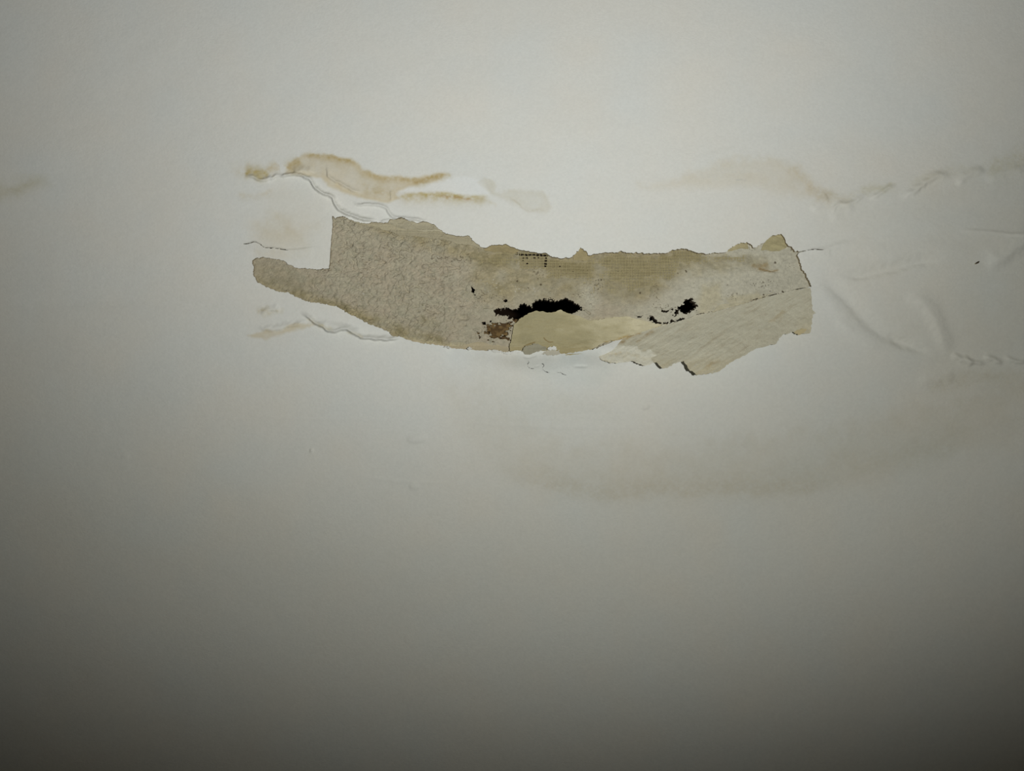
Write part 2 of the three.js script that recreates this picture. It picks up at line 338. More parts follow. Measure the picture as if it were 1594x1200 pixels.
// the lower lip of the opening hangs down a little
skin.all((u, v, k) => {
  if (u < 700 || u > 1000 || v < 520 || v > 640) return;
  const e = smooth(700, 810, u) * smooth(1000, 925, u), edge = 546 + 3 * Math.sin(u / 25);
  skin.h[k] += e * (11.5 * Math.exp(-(((v - edge) / 21) ** 2)) + 1.5 * Math.exp(-(((v - 600) / 30) ** 2)));
});
const skinSD = (u, v) => (u < openBox[0] || u > openBox[1] || v < openBox[2] || v > openBox[3]) ? 30 : -polySD(opening, u, v) + (1.3 * fbm(u / 3.4, v / 3.4, 3, 201) + 0.7 * fbm(u / 11, v / 11, 2, 207)) * (u > 511 && u < 521 && v > 336 ? 0.3 : 1);
skin.cut(skinSD);
// hair cracks through the paint
for (const [flat, w] of [[[378, 380.4, 390, 379.2, 397.6, 377, 405, 380, 412.7, 385.6, 429.6, 387, 440, 388.6, 452, 390.4], 0.72], [[1240, 393.7, 1250, 391.5, 1262, 389.3, 1281, 390.2], 0.72], [[819.5, 560.5, 823.5, 563.5, 820.5, 568, 823, 572, 828, 574, 832, 574], 0.62], [[842, 565.5, 846.8, 568.5, 844, 573.5, 850, 579, 860, 579.5], 0.62], [[866, 579.5, 873, 580, 876, 582.5, 882, 584], 0.58]]) {
  const line = curve(flat, 1.5);
  skin.each(box(line, 4), (u, v, k) => { const [d, , t] = lineDistance(line, u, v); const f = d - w * Math.min(1, 8 * t + 0.3, 8 * (1 - t) + 0.3) - 0.25 * fbm(u / 3, v / 3, 2, 221); skin.f[k] = Math.min(skin.f[k], f < 0 ? f * 0.6 : f); });
}

// ---------------------------------------------------------------- colour of the paint: off white, soaked with water marks
const white = [0.80, 0.803, 0.735];
const face = new Paint(skinBox, 2048, 1522, white);
const tan = [0.73, 0.625, 0.37], beige = [0.86, 0.76, 0.58], grey = [0.84, 0.80, 0.70], olive = [0.74, 0.69, 0.48];
face.all((u, v, k) => { const n = 0.018 * fbm(u / 90, v / 90, 3, 301), m = 0.022 * fbm(u / 3, v / 3, 2, 311); face.c[k] *= 1 + m + n; face.c[k + 1] *= 1 + m; face.c[k + 2] *= 1 + m - n; });
// upper left tide mark
face.area([445, 270, 450, 258, 462, 246, 474, 238, 490, 240, 520, 244, 545, 247, 556, 255, 568, 266, 586, 274, 612, 276, 640, 278, 660, 276, 682, 271, 694, 272, 680, 282, 655, 287, 632, 292, 616, 300, 622, 308, 604, 316, 570, 310, 540, 302, 515, 290, 500, 276, 470, 273], 3, beige, 0.72, { rim: 0.3, rimW: 5, wob: 3, mott: 0.3, seed: 1 });
face.streak([468, 246, 476, 239, 500, 241, 530, 247, 551, 251, 558, 258], 3, 9, tan, 0.62, { seed: 2, wob: 2.5 });
face.streak([448, 268, 453, 262, 460, 256, 470, 250], 9, 8, tan, 0.62, { seed: 3 });
face.streak([558, 259, 570, 268, 590, 275, 620, 277.5, 653, 279.5, 672, 276], 3, 9, tan, 0.55, { seed: 4, wob: 2.5 });
face.streak([640, 286, 660, 280, 678, 274, 692, 272, 706, 274.5], 4, 7, tan, 0.75, { seed: 5, wob: 2.5 });
face.streak([560, 296, 585, 298, 606, 300, 600, 312], 10, 9, tan, 0.42, { seed: 6 });
face.streak([612, 308, 630, 304, 650, 302.5, 690, 303, 715, 306, 745, 307.5, 765, 305], 3.5, 11, tan, 0.9, { seed: 7, wob: 2, mott: 0.35 });
face.streak([680, 303, 700, 306, 720, 309, 740, 311], 1.6, 2.6, [0.72, 0.52, 0.32], 0.55, { seed: 8, wob: 2 });
face.streak([735, 308, 755, 313, 775, 321], 3, 4, tan, 0.28, { seed: 9 });
face.area([612, 300, 640, 293, 668, 286, 705, 276, 735, 275, 750, 283, 760, 296, 762, 304, 720, 303, 680, 300, 640, 300], 3, [1.06, 1.07, 1.10], 0.9, { wob: 2, mott: 0, seed: 10 });
face.area([742, 283, 753, 275, 768, 283, 774, 290, 768, 302, 758, 298], 2.5, grey, 0.55, { wob: 2, seed: 11 });
face.area([766, 301, 790, 296, 820, 294, 846, 302, 858, 322, 848, 330, 822, 328, 806, 316, 785, 309], 6, grey, 0.42, { rim: 0.22, rimW: 4, wob: 4, seed: 12 });
face.streak([792, 308, 808, 318, 820, 328, 836, 325, 850, 330], 1.5, 2, [0.76, 0.70, 0.58], 0.4, { wob: 2, seed: 13 });
face.streak([380, 266, 392, 267, 405, 272, 420, 274], 9, 8, tan, 1.0, { seed: 14, wob: 3, mott: 0.3 });
face.streak([418, 270, 428, 262, 436, 258], 8, 8, beige, 0.7, { seed: 15 });
face.streak([372, 268, 384, 268], 12, 10, beige, 0.4, { seed: 16, fade: 0 });
face.streak([368, 302, 400, 305, 430, 298], 4, 8, beige, 0.3, { seed: 17 });
face.area([400, 350, 430, 345, 480, 355, 470, 380, 430, 385, 400, 378], 26, beige, 0.5, { seed: 18, wob: 10 });
face.area([398, 392, 440, 392, 470, 398, 440, 402, 405, 400], 7, beige, 0.3, { seed: 19 });
face.area([440, 285, 490, 290, 515, 330, 512, 412, 460, 410, 420, 395, 415, 320], 20, [0.95, 0.94, 0.90], 0.5, { seed: 20 });
face.streak([400, 487, 410, 484, 421, 481], 6, 5, tan, 0.48, { seed: 21, wob: 3 });
face.streak([405, 493, 425, 486, 445, 481], 3, 4, tan, 0.28, { seed: 22, wob: 3 });
face.area([386, 522, 410, 516, 440, 512, 460, 503, 490, 506, 470, 513, 440, 520, 410, 527, 392, 527], 4, beige, 0.62, { rim: 0.2, rimW: 3, seed: 23 });
face.streak([475, 495, 492, 503, 505, 510, 522, 515], 3, 2.5, tan, 0.4, { seed: 24 });
face.streak([540, 515, 552, 520, 570, 527], 3, 2, tan, 0.3, { seed: 25 });
// arch of a fainter mark, upper right, running on to the right-hand edge
face.area([1000, 290, 1060, 280, 1092, 264, 1130, 250, 1195, 245, 1228, 257, 1255, 270, 1264, 290, 1276, 298, 1240, 305, 1180, 290, 1100, 292], 12, beige, 0.26, { rim: 0.1, rimW: 10, wob: 6, seed: 26 });
face.streak([1225, 262, 1244, 272, 1255, 284, 1268, 296, 1285, 302, 1302, 305], 8, 12, [0.84, 0.74, 0.56], 0.36, { wob: 5, seed: 27 });
face.streak([1262, 298, 1290, 305, 1325, 308, 1340, 300], 7, 9, grey, 0.5, { wob: 4, seed: 28 });
face.streak([1336, 302, 1348, 294, 1370, 292, 1396, 287], 6, 9, olive, 0.34, { wob: 4, seed: 29 });
face.streak([1410, 292, 1440, 276, 1470, 266, 1500, 265, 1540, 264], 6, 12, olive, 0.16, { wob: 4, seed: 30 });
face.streak([1530, 268, 1560, 256, 1590, 244, 1640, 238, 1720, 240], 14, 18, olive, 0.30, { wob: 6, seed: 31, fade: 0.1 });
face.area([1270, 315, 1340, 312, 1420, 295, 1500, 275, 1600, 262, 1720, 250, 1760, 420, 1700, 600, 1600, 600, 1480, 590, 1400, 560, 1330, 480, 1280, 400], 30, [0.97, 0.96, 0.935], 0.6, { wob: 8, seed: 32 });
face.streak([1425, 602, 1470, 594, 1530, 584, 1600, 586], 10, 14, grey, 0.36, { wob: 5, seed: 33 });
face.streak([-80, 320, -30, 312, 10, 301, 30, 296, 52, 284, 74, 275], 7, 9, olive, 0.24, { wob: 4, seed: 34 });
face.area([-60, 310, 10, 285, 40, 276, 75, 272, 80, 285, 40, 297, 0, 306], 12, olive, 0.28, { wob: 5, seed: 35 });
// damp area below with its lower tide line
face.area([700, 600, 735, 680, 765, 720, 800, 742, 870, 764, 940, 776, 1040, 772, 1120, 770, 1240, 764, 1330, 752, 1400, 732, 1480, 700, 1560, 690, 1640, 640, 1620, 590, 1500, 620, 1380, 650, 1250, 680, 1080, 690, 960, 690, 880, 690, 800, 640], 34, [0.93, 0.91, 0.87], 0.6, { rim: 0.16, rimW: 20, wob: 12, seed: 36 });
face.streak([770, 715, 800, 738, 870, 760, 940, 770, 1040, 764, 1130, 766, 1240, 760, 1340, 748], 30, 9, [0.91, 0.88, 0.82], 0.6, { wob: 6, seed: 37 });
face.streak([1280, 700, 1340, 725, 1400, 715, 1480, 690, 1520, 660], 26, 18, [0.92, 0.90, 0.85], 0.45, { wob: 8, seed: 38 });
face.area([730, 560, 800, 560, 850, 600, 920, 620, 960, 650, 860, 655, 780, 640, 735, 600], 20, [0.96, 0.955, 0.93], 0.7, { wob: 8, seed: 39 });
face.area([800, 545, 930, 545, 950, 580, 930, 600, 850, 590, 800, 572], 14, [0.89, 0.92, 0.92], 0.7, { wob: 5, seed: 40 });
face.streak([1090, 240, 1150, 230], 3, 3, [0.9, 0.9, 0.88], 0.2, { seed: 41 });
face.streak([1144, 281, 1155, 280, 1163, 281], 1.4, 1.4, [0.8, 0.82, 0.86], 0.4, { wob: 1, seed: 42 });
face.all((u, v, k) => { if (u < U0 + 4 || u > U1 - 4 || v < V0 + 4 || v > V1 - 4) face.c.set(white, k); });   // plain paint beyond the map
const skinMat = new THREE.MeshStandardMaterial({ map: face.texture(), roughness: 0.72, bumpMap: relief(orangePeel, skinBox, 190), bumpScale: 0.00022, side });

const ceiling = structure(new THREE.Group(), 'white painted ceiling with brown water marks, wrinkles and a long torn opening');
ceiling.name = 'ceiling'; scene.add(ceiling);
const skinGeo = skin.build(skinBox, { thick: (u) => u < 500 ? 3.5 : 7 });
mesh('paint_layer', skinGeo.surface, skinMat, ceiling);
const paperEdge = mat(seen(128, 117, 94), 0.95);
const edgeMesh = mesh('torn_edge', skinGeo.rim, paperEdge, ceiling);
edgeMesh.userData.label = 'torn brown paper edge around the opening';

// ================================================================ crumbling plaster inside the opening
const PB = [383, 1285, 324, 566];
const plaster = new Field(steps(PB[0], 0.9, PB[1]), steps(PB[2], 0.9, PB[3]));
// where the plaster has come away from the joint tape
const weave = (u0, v0) => {
  if (v0 < 380 || v0 > 475 || u0 < 725) return 0;
  const u = u0 + 14 * fbm(u0 / 20, v0 / 12, 3, 1133), v = v0 + 7 * fbm(u0 / 20, v0 / 12, 3, 1137);
  return (0.72 + 0.28 * smooth(0.3, 0.65, noise(u0 / 24, v0 / 11, 1131))) * Math.max(
    smooth(800, 815, u) * smooth(880, 856, u) * smooth(426, 408, v), smooth(845, 868, u) * smooth(945, 915, u) * smooth(400, 408, v) * smooth(440, 422, v),
    0.95 * smooth(930, 955, u) * smooth(1075, 1045, u) * smooth(394, 401, v) * smooth(440, 420, v), smooth(1035, 1052, u) * smooth(1110, 1085, u) * smooth(412, 402, v),
    0.62 * smooth(735, 760, u) * smooth(820, 800, u) * smooth(389, 396, v) * smooth(422, 404, v), 0.6 * smooth(1085, 1110, u) * smooth(1200, 1160, u) * smooth(396, 402, v) * smooth(420, 408, v), 0.58 * smooth(910, 950, u) * smooth(1050, 1005, u) * smooth(476, 440, v), 0.5 * smooth(860, 880, u) * smooth(950, 925, u) * smooth(450, 430, v));
};
const roughAt = (u, v) => {
  let a = lerp(0.22, 1, smooth(440, 540, u)) * lerp(1, 0.34, smooth(690, 780, u)) * lerp(1, 0.6, smooth(860, 1000, u));
  a += 0.5 * Math.exp(-(((u - 915) / 28) ** 2) - (((v - 455) / 28) ** 2)) + 0.3 * Math.exp(-(((u - 1030) / 40) ** 2) - (((v - 492) / 12) ** 2));
  return a;
};
plaster.all((u, v, k) => {
  const A = roughAt(u, v);
  let h = -lerp(1.3, 4.2, smooth(470, 620, u)) + 1.6 * smooth(1060, 1240, u);
  const low = 0.53 * (u - 394) + 425;                                   // bottom border on the left climbs towards the paint
  if (u < 700) h += 2.2 * smooth(50, 0, Math.abs(v - low)) * smooth(470, 560, u);
  const wu = u + 4 * fbm(u / 18, v / 18, 3, 401), wv = v + 4 * fbm(u / 18, v / 18, 3, 409);
  const p = (wu * 0.93 + wv * 0.37) / 14.5, q = (-wu * 0.37 + wv * 0.93) / 8.5;
  const [f1, f2] = worley(p, q, 3), [g1, g2] = worley(p * 2.3, q * 2.0, 11);
  const mask = smooth(0.38, 0.72, noise(u / 22, v / 16, 419)), mask2 = smooth(0.45, 0.75, noise(u / 13, v / 11, 423));
  h += A * (1.5 * (0.55 - f1) * (0.5 + mask) - 1.3 * mask * Math.exp(-(((f2 - f1) / 0.085) ** 2)) + 0.8 * (0.5 - g1) - 0.6 * mask2 * Math.exp(-(((g2 - g1) / 0.12) ** 2)));
  const lay = 3.2 * fbm(wu / 20, wv / 12, 4, 447) + 0.02 * u + 9, lf = lay - Math.floor(lay);     // layers broken off in flakes
  h += A * 1.1 * (smooth(0.78, 1, lf) - lf + 0.4) + A * 0.55 * fbm(u / 9, v / 6, 3, 449);
  h += (1.0 * A + 0.22) * fbm(u / 4.2, v / 3.2, 4, 431) + 0.7 * A * fbm(u / 40, v / 25, 3, 439) + 0.35 * fbm(u / 60, v / 30, 2, 443);
  h -= 0.9 * weave(u, v);
  plaster.h[k] = Math.min(h, -0.5);
});
for (const [c, w, a] of [
  [[530, 381, 540, 384, 546, 387.5, 551, 390], 1.4, -1.6], [[556, 380, 561, 383, 566, 386], 1.3, -1.3], [[597, 383.4, 602, 384.6, 609, 388], 1.5, -3.0], [[612, 383, 618, 385], 1.2, -1.8], [[625, 387, 630, 387, 637, 389.8], 1.5, -2.8],
  [[582, 394, 584, 400, 590, 404, 597, 407, 603, 408.5], 1.5, -2.2], [[585, 409, 594, 408, 600, 406], 1.2, -1.3], [[596, 397, 620, 397, 632, 398.5, 650, 398], 1.2, -1.3],
  [[620, 423, 626, 432, 628, 443, 633, 451.5, 637, 457, 640, 458.5, 645, 460], 1.5, -1.9], [[604, 418, 612, 420, 620, 424], 1.3, -1.5], [[642, 441, 650, 445, 654, 448, 654, 452], 1.2, -1.6], [[648, 452, 656, 453, 661, 454, 665, 459, 668, 464, 674, 467], 1.3, -1.7],
  [[580, 427, 590, 431, 600, 436], 1.2, -1.2], [[560, 415, 567, 419, 575, 420], 1.2, -1.2], [[653, 472.5, 660, 473.5, 667, 472.5], 1.3, -1.4], [[680, 447, 688, 448.5, 695, 447.5], 1.2, -1.2], [[681, 450, 682, 456], 1.1, -1.1],
  [[693, 498, 700, 497, 705, 500], 1.3, -1.5], [[662, 484, 670, 485.5, 677, 488], 1.3, -1.3], [[545, 445, 556, 449, 566, 455], 1.2, -1.2], [[520, 405, 530, 411, 540, 415], 1.1, -1.1], [[694, 510, 703, 509, 708, 507], 1.2, -1.4],
  [[751, 477.3, 760, 477.6, 768, 477.2], 1.1, -1.6], [[905, 478, 912, 483, 920, 489], 1.4, -2.5], [[928, 437, 932, 441, 928, 444], 1.2, -1.4], [[560, 352, 580, 352, 600, 359, 620, 369, 640, 372], 1.3, -1.0],
  [[1175, 419, 1185, 421, 1195, 420, 1210, 422, 1218, 421], 1.3, -1.2], [[735, 515, 745, 517, 752, 516], 1.2, -1.4], [[715, 505, 722, 506, 727, 504], 1.2, -1.6],
]) plaster.ridge(c, w, a, { fade: 0.2, wob: 1 });
plaster.ridge([880, 420, 900, 425, 925, 425], 6, 0.4).bump(722, 494, 8, 4.5, -2.6, 0.1, 3);
// where it has fallen out altogether
const cavity = [
  [[769.4, 482, 776, 479, 786, 478.5, 794, 479, 806, 480, 811, 473, 818, 474, 829, 478, 834, 466, 852, 466.6, 867, 465.5, 889, 466, 898, 472, 904, 477.6, 908, 482, 900, 484, 888, 486, 870, 494, 840, 498, 815, 506, 805, 500, 790, 492, 778, 491.5, 771, 489], 3.4],
  [[752, 503, 762, 501.5, 775, 503, 788, 500.5, 797, 501, 795, 512, 790, 526, 786, 527.5, 776, 524, 768, 531, 762, 530, 763, 524, 758, 517, 760, 508], 6.5],
  [[1069, 466, 1074, 463.5, 1080, 464, 1083, 470, 1086, 476, 1085, 481, 1076, 484, 1072, 488, 1062, 486, 1058, 483, 1053, 488.5, 1049, 488, 1052, 483, 1046, 482, 1038, 485.5, 1033, 484, 1032, 483, 1038, 484, 1047, 480.5, 1056, 479.5, 1066, 472], 3.2],
  [[989, 490, 996, 492, 1001, 491, 999, 494, 994, 494], 1.2], [[1009, 494, 1014, 492, 1020, 494, 1024, 500, 1034, 502, 1043, 502.5, 1046, 499, 1053, 500, 1062, 496, 1071, 497.5, 1060, 501, 1044.7, 505.5, 1026, 503, 1014, 499], 3.0],
  [[784, 468, 788, 465, 790, 468, 786, 470], 1.0], [[732.5, 444, 735, 447, 739, 451, 737, 455, 734, 454, 735, 449], 0.8], [[735, 458, 741, 457.5, 740, 459.5], 0.6], [[742, 516, 746, 518, 744, 520], 1], [[745, 522, 748, 525, 746, 527], 1],
  [[802.5, 391.5, 806, 391.5, 806, 396, 802.5, 396], 0.5], [[808, 393, 830, 393, 852, 395, 854, 398.5, 830, 396.8, 808, 396.5], 0.6],
].map(([f, j]) => [pairs(f), j]).map(([p, j]) => [p, j, box(p, 12)]);
for (const [a, b, c, d] of [[814, 399, 816.8, 401.4], [819, 399, 822.6, 401.4], [830, 399, 834, 401.4], [837, 399.2, 840.2, 401.2], [849, 399, 852, 402], [812.8, 403.4, 816, 405.4], [848, 403.2, 851.8, 406], [819, 407.6, 822.6, 410], [847.2, 407.6, 851.4, 411], [847.5, 412, 850.4, 414.4], [870, 412.8, 873, 414.2], [891.4, 421, 895.6, 423.6]]) { const p = pairs([a, b, c, b, c, d, a, d]); cavity.push([p, 0.5, box(p, 8)]); }
const foldLine = pairs([1050, 499.5, 1090, 488, 1120, 482, 1180, 464.5, 1220, 454.5, 1262, 445.5]);
plaster.cut((u, v) => {
  let s = polySD(opening, u, v) + 14;
  if (u > 1040 && v > 440 && v < 510) { const [d] = lineDistance(foldLine, u, v); s = Math.min(s, d - 0.55 + 0.6 * smooth(0.3, 0.7, noise(u / 5, v / 5, 511)) - 0.3 * fbm(u / 3, v / 3, 2, 513)); }
  for (const [p, j, b] of cavity) if (u > b[0] && u < b[1] && v > b[2] && v < b[3]) s = Math.min(s, -polySD(p, u, v) - (j < 0.7 ? 0 : 0.5) - j * (j > 5 ? 1.1 * fbm(u / 4.6, v / 2.8, 3, 501) - 0.1 : 0.7 * fbm(u / 6, v / 4, 3, 501) + 0.75 * fbm(u / 2.0, v / 1.7, 2, 503)));
  return s;
});
const plasterMap = new Paint(PB, 2048, 549, [0.5, 0.5, 0.5]);
{
  const K = 1.5, stone = seen(154, 148, 128, K), pale = seen(172, 169, 152, K), rosy = seen(154, 145, 125, K), green = seen(143, 140, 120, K), olv = seen(127, 118, 86, K), straw = seen(144, 134, 101, K), cream = seen(168, 159, 127, K), dirt = seen(70, 60, 42, K), gum = seen(112, 102, 68, K);
  const oliveZones = [[[385, 452, 440, 458, 500, 476, 560, 500, 610, 522, 660, 534, 700, 540, 690, 524, 640, 512, 590, 494, 540, 474, 480, 456, 430, 440, 400, 432], 9, 0.9], [[560, 345, 640, 352, 720, 368, 752, 386, 800, 384, 856, 398, 900, 392, 1000, 394, 1062, 388, 1085, 396, 1060, 430, 1030, 455, 990, 470, 950, 468, 925, 440, 890, 432, 850, 420, 800, 425, 760, 420, 720, 400, 640, 376, 590, 362], 14, 0.8], [[1085, 395, 1190, 400, 1200, 412, 1140, 425, 1080, 430, 1060, 415], 12, 0.55], [[740, 420, 900, 425, 905, 462, 830, 464, 770, 470, 735, 450], 24, 0.85], [[655, 492, 676, 494, 682, 508, 664, 512, 650, 504], 6, 0.6], [[395, 404, 460, 420, 500, 440, 470, 456, 420, 446, 397, 432], 14, 0.35]].map(([p, f, a]) => [pairs(p), f, a, box(pairs(p), f + 8)]);
  const creamZones = [[[1092, 446, 1120, 440, 1125, 470, 1100, 492, 1088, 490, 1090, 468], 8, 0.5], [[1130, 462, 1200, 455, 1190, 466, 1140, 476], 6, 0.5], [[900, 500, 960, 495, 1030, 503, 1000, 520, 940, 530, 900, 520], 8, 0.7], [[630, 526, 700, 536, 790, 540, 800, 552, 700, 546, 630, 532], 3, 0.8]].map(([p, f, a]) => [pairs(p), f, a, box(pairs(p), f + 8)]);
  plasterMap.all((u, v, k) => {
    const n = fbm(u / 26, v / 18, 4, 601), n2 = fbm(u / 9, v / 7, 3, 607);
    plasterMap.c.set(stone, k);
    plasterMap.mix(k, rosy, clamp(0.5 + n) * 0.8);
    plasterMap.mix(k, green, clamp(n2 * 0.9 - 0.1) * lerp(0.7, 0.2, smooth(740, 900, u)));
    plasterMap.mix(k, pale, smooth(980, 1100, u + 0.9 * (v - 440)) * 0.85 + 0.7 * Math.exp(-(((u - 915) / 20) ** 2) - (((v - 456) / 26) ** 2)));
    const wu = u + 5 * n, wv = v + 4 * n2;
    for (const [p, f, a, b] of oliveZones) if (u > b[0] && u < b[1] && v > b[2] && v < b[3]) plasterMap.mix(k, n2 > 0 ? olv : straw, a * smooth(-f, f, polySD(p, wu, wv)) * clamp(0.75 + 0.5 * n));
    for (const [p, f, a, b] of creamZones) if (u > b[0] && u < b[1] && v > b[2] && v < b[3]) plasterMap.mix(k, cream, a * smooth(-f, f, polySD(p, wu, wv)));
    plasterMap.mix(k, gum, 0.6 * weave(u, v));
    const g = noise(u / 1.4, v / 1.4, 613) * 0.6 + noise(u / 0.8, v / 0.8, 617) * 0.4;
    const m = 1 + 0.20 * (g - 0.5) + 0.10 * fbm(u / 5, v / 3.5, 3, 619);
    plasterMap.c[k] *= m; plasterMap.c[k + 1] *= m; plasterMap.c[k + 2] *= m;
    const sp = noise(u / 2.1, v / 1.6, 631) * noise(u / 30, v / 20, 641);                   // dark grit
    plasterMap.mix(k, dirt, smooth(0.64, 0.76, sp) * 0.6);
    const wsp = noise(u / 1.7, v / 1.7, 653) * noise(u / 40, v / 25, 659);                  // white grains
    plasterMap.mix(k, [0.92, 0.92, 0.86], smooth(0.75, 0.82, wsp) * 0.4);
  });
  plasterMap.streak([1170, 412, 1185, 414, 1200, 410], 5, 5, [0.72, 0.58, 0.38], 0.6, { seed: 50 });
  plasterMap.streak([1180, 418, 1195, 421, 1216, 420], 2, 2, [0.6, 0.46, 0.28], 0.7, { seed: 51, wob: 1.5 });
  plasterMap.streak([1160, 470, 1200, 462, 1262, 447], 1.5, 1.5, [0.6, 0.5, 0.36], 0.6, { seed: 52, wob: 1 });
  for (const [x, y, r] of [[1208, 408, 2], [1134, 443, 1.6], [937, 435, 2], [997, 455, 1.6], [1069, 421.5, 2.2], [1057, 425, 1.4], [1124, 461, 1.2], [805, 437, 1.6], [842, 442, 1.8], [822, 447, 1.2], [1190, 458, 1.4], [1219, 453, 1.3]])
    plasterMap.each([x - 6, x + 6, y - 6, y + 6], (u, v, k) => plasterMap.mix(k, dirt, 0.85 * smooth(r, r * 0.4, Math.hypot(u - x, v - y) + fbm(u / 2, v / 2, 2, 661))));
}
const plasterMat = new THREE.MeshStandardMaterial({ map: plasterMap.texture(), roughness: 0.95, bumpMap: relief(grit, PB, 60), bumpScale: 0.00045, side });
const plasterGeo = plaster.build(PB, { thick: 13 });
const board = thing('plaster_board', 'rough grey crumbling plaster laid bare inside the torn opening', 'plaster');
mesh('plaster_face', plasterGeo.surface, plasterMat, board);
const brk = mesh('broken_edge', plasterGeo.rim, mat(seen(96, 80, 58), 0.95), board); brk.userData.label = 'crumbled dark edges of the holes through the plaster';

// brown fibre backing seen through the speckled hole
{
  const f = new Field(steps(735, 0.9, 812), steps(492, 0.9, 542));
  f.all((u, v, k) => { f.h[k] = -10 + 1.4 * fbm(u / 6, v / 6, 4, 701); });
  f.cut((u, v) => polySD(pairs([742, 505, 770, 500, 806, 497, 808, 536, 760, 538, 740, 528]), u, v) + 3 * fbm(u / 8, v / 8, 3, 709)).cut((u, v) => 0.75 + fbm(u / 5, v / 2.6, 3, 713));
  const b = [735, 812, 492, 542], pm = new Paint(b, 256, 160, seen(72, 54, 30));
  pm.all((u, v, k) => { const n = fbm(u / 6, v / 4, 4, 711); pm.mix(k, seen(104, 84, 50), clamp(0.35 + n * 1.2)); });
  const g = f.build(b, { thick: 2, back: true });
  const o = mesh('fibre_backing', g.surface, mat(0xffffff, 0.95, { map: pm.texture() })); o.userData = { label: 'patch of brown fibre showing through the speckled lower hole', category: 'backing' };
}

// ================================================================ sheets of torn paper
// plan outline of a sheet that hangs h mm below the ceiling, drawn from where its edge is seen
const drop = (flat, hf) => pairs(flat).map(([u, v]) => { const k = 1 - hf(u, v) / 1000 / D; return [CU + (u - CU) * k, CV + (v - CV) * k]; });
function sheet(flat, hf, material, { thick = 0.5, step = 1.2, jag = 0.6, jagScale = 4, parallax = true, rimMaterial = paperEdge, seed = 0, uvBox = null } = {}) {
  const p = parallax ? drop(flat, hf) : pairs(flat), b = box(p, 4);
  const f = new Field(steps(b[0], step, b[1]), steps(b[2], step, b[3]));
  f.all((u, v, k) => { f.h[k] = hf(u, v); });
  f.cut((u, v) => polySD(p, u, v) + jag * fbm(u / jagScale, v / jagScale, 3, 801 + seed));
  const g = f.build(uvBox || b, { thick, back: true });
  return { g, material, rimMaterial, b };
}
function addSheet(s, o, face = 'face', backMaterial = s.material) {
  mesh(face, s.g.surface, s.material, o);
  mesh('reverse', s.g.back, backMaterial, o);
  mesh('torn_edge', s.g.rim, s.rimMaterial, o);
  return o;
}
const whitePaint = mat(white, 0.75);

// the large flap folded down on the right
const flapOut = [1261.6, 446.5, 1263, 458, 1264, 470, 1265, 480, 1267, 486, 1271, 487, 1266, 491, 1264, 497, 1263, 508, 1262.5, 519, 1250, 519.5, 1244, 518.5, 1235, 517.2, 1217, 521, 1212, 528, 1208, 535, 1196, 538, 1183, 541, 1170, 545.5, 1160, 552, 1148, 558, 1140, 562, 1130, 570, 1121, 577, 1113, 580.5, 1100, 582, 1085, 584.5, 1081, 580, 1074, 577.5, 1070, 570, 1064, 562, 1055, 564, 1047, 567, 1040, 572, 1032, 574, 1027, 569, 1021.5, 564.5, 1010, 567.5, 1001.5, 569.5, 993, 565.5, 984.5, 562, 974, 563.5, 962, 565, 948, 564.5, 939, 561.5, 933, 556.5, 929, 549.5, 925.5, 542.5, 940, 535, 955, 531, 985, 521.5, 1010, 512.5, 1045, 502.5, 1090, 489.5, 1120, 483.5, 1180, 466, 1220, 455.5];
const hingeLine = pairs([925.5, 542.5, 985, 521.5, 1045, 502.5, 1180, 466, 1262, 446.5]);
const flapH = (u, v) => {
  const [d] = lineDistance(hingeLine, u, v), t = d / 75;
  const reach = lerp(1.35, 1, smooth(940, 1040, u)) * lerp(1, 0.55, smooth(1110, 1250, u));
  return 2 + 34 * reach * Math.pow(t, 1.08) + 0.8 * fbm(u / 22, v / 14, 3, 901) * clamp(t * 3) + 1.3 * Math.sin((u * 0.5 + v) / 13) * t * 0.5;
};
const FB = [915, 1280, 436, 592];
const flapRelief = (u, v) => {
  const [d] = lineDistance(hingeLine, u, v);
  let r = 0.30 * fbm((u * 0.85 - v * 0.5) / 22, (u * 0.5 + v * 0.85) / 3.4, 3, 911) + 0.12 * fbm(u / 3, v / 3, 2, 917);
  return r * clamp(d / 6);
};
const skim = pairs([924, 541, 938, 541, 948, 540.5, 965, 537, 975, 538, 987.7, 539.4, 992, 544, 995, 548, 1003.5, 544, 1010, 545, 1017, 553, 1010, 558, 1008, 563, 1016, 566.5, 1003, 571, 985, 566, 950, 566, 935, 560]);
const skimSD = (u, v) => polySD(skim, u, v) + 1.6 * fbm(u / 6, v / 6, 3, 921);
const craters = [[949.5, 552, 4, 2.2], [957, 553, 2.6, 2.2], [963, 550.5, 4.5, 2.2], [936.5, 548.5, 2.2, 2], [1000, 547, 3, 2.4]];
const flapFull = (u, v) => {
  let h = flapH(u, v) + flapRelief(u, v) + 0.7 * smooth(-0.6, 2.2, skimSD(u, v));
  for (const [x, y, a, b] of craters) h -= 0.9 * Math.exp(-(((u - x) / a) ** 2) - (((v - y) / b) ** 2));
  return h;
};
const flapMap = new Paint(FB, 1460, 624, seen(177, 173, 153, 1.5));
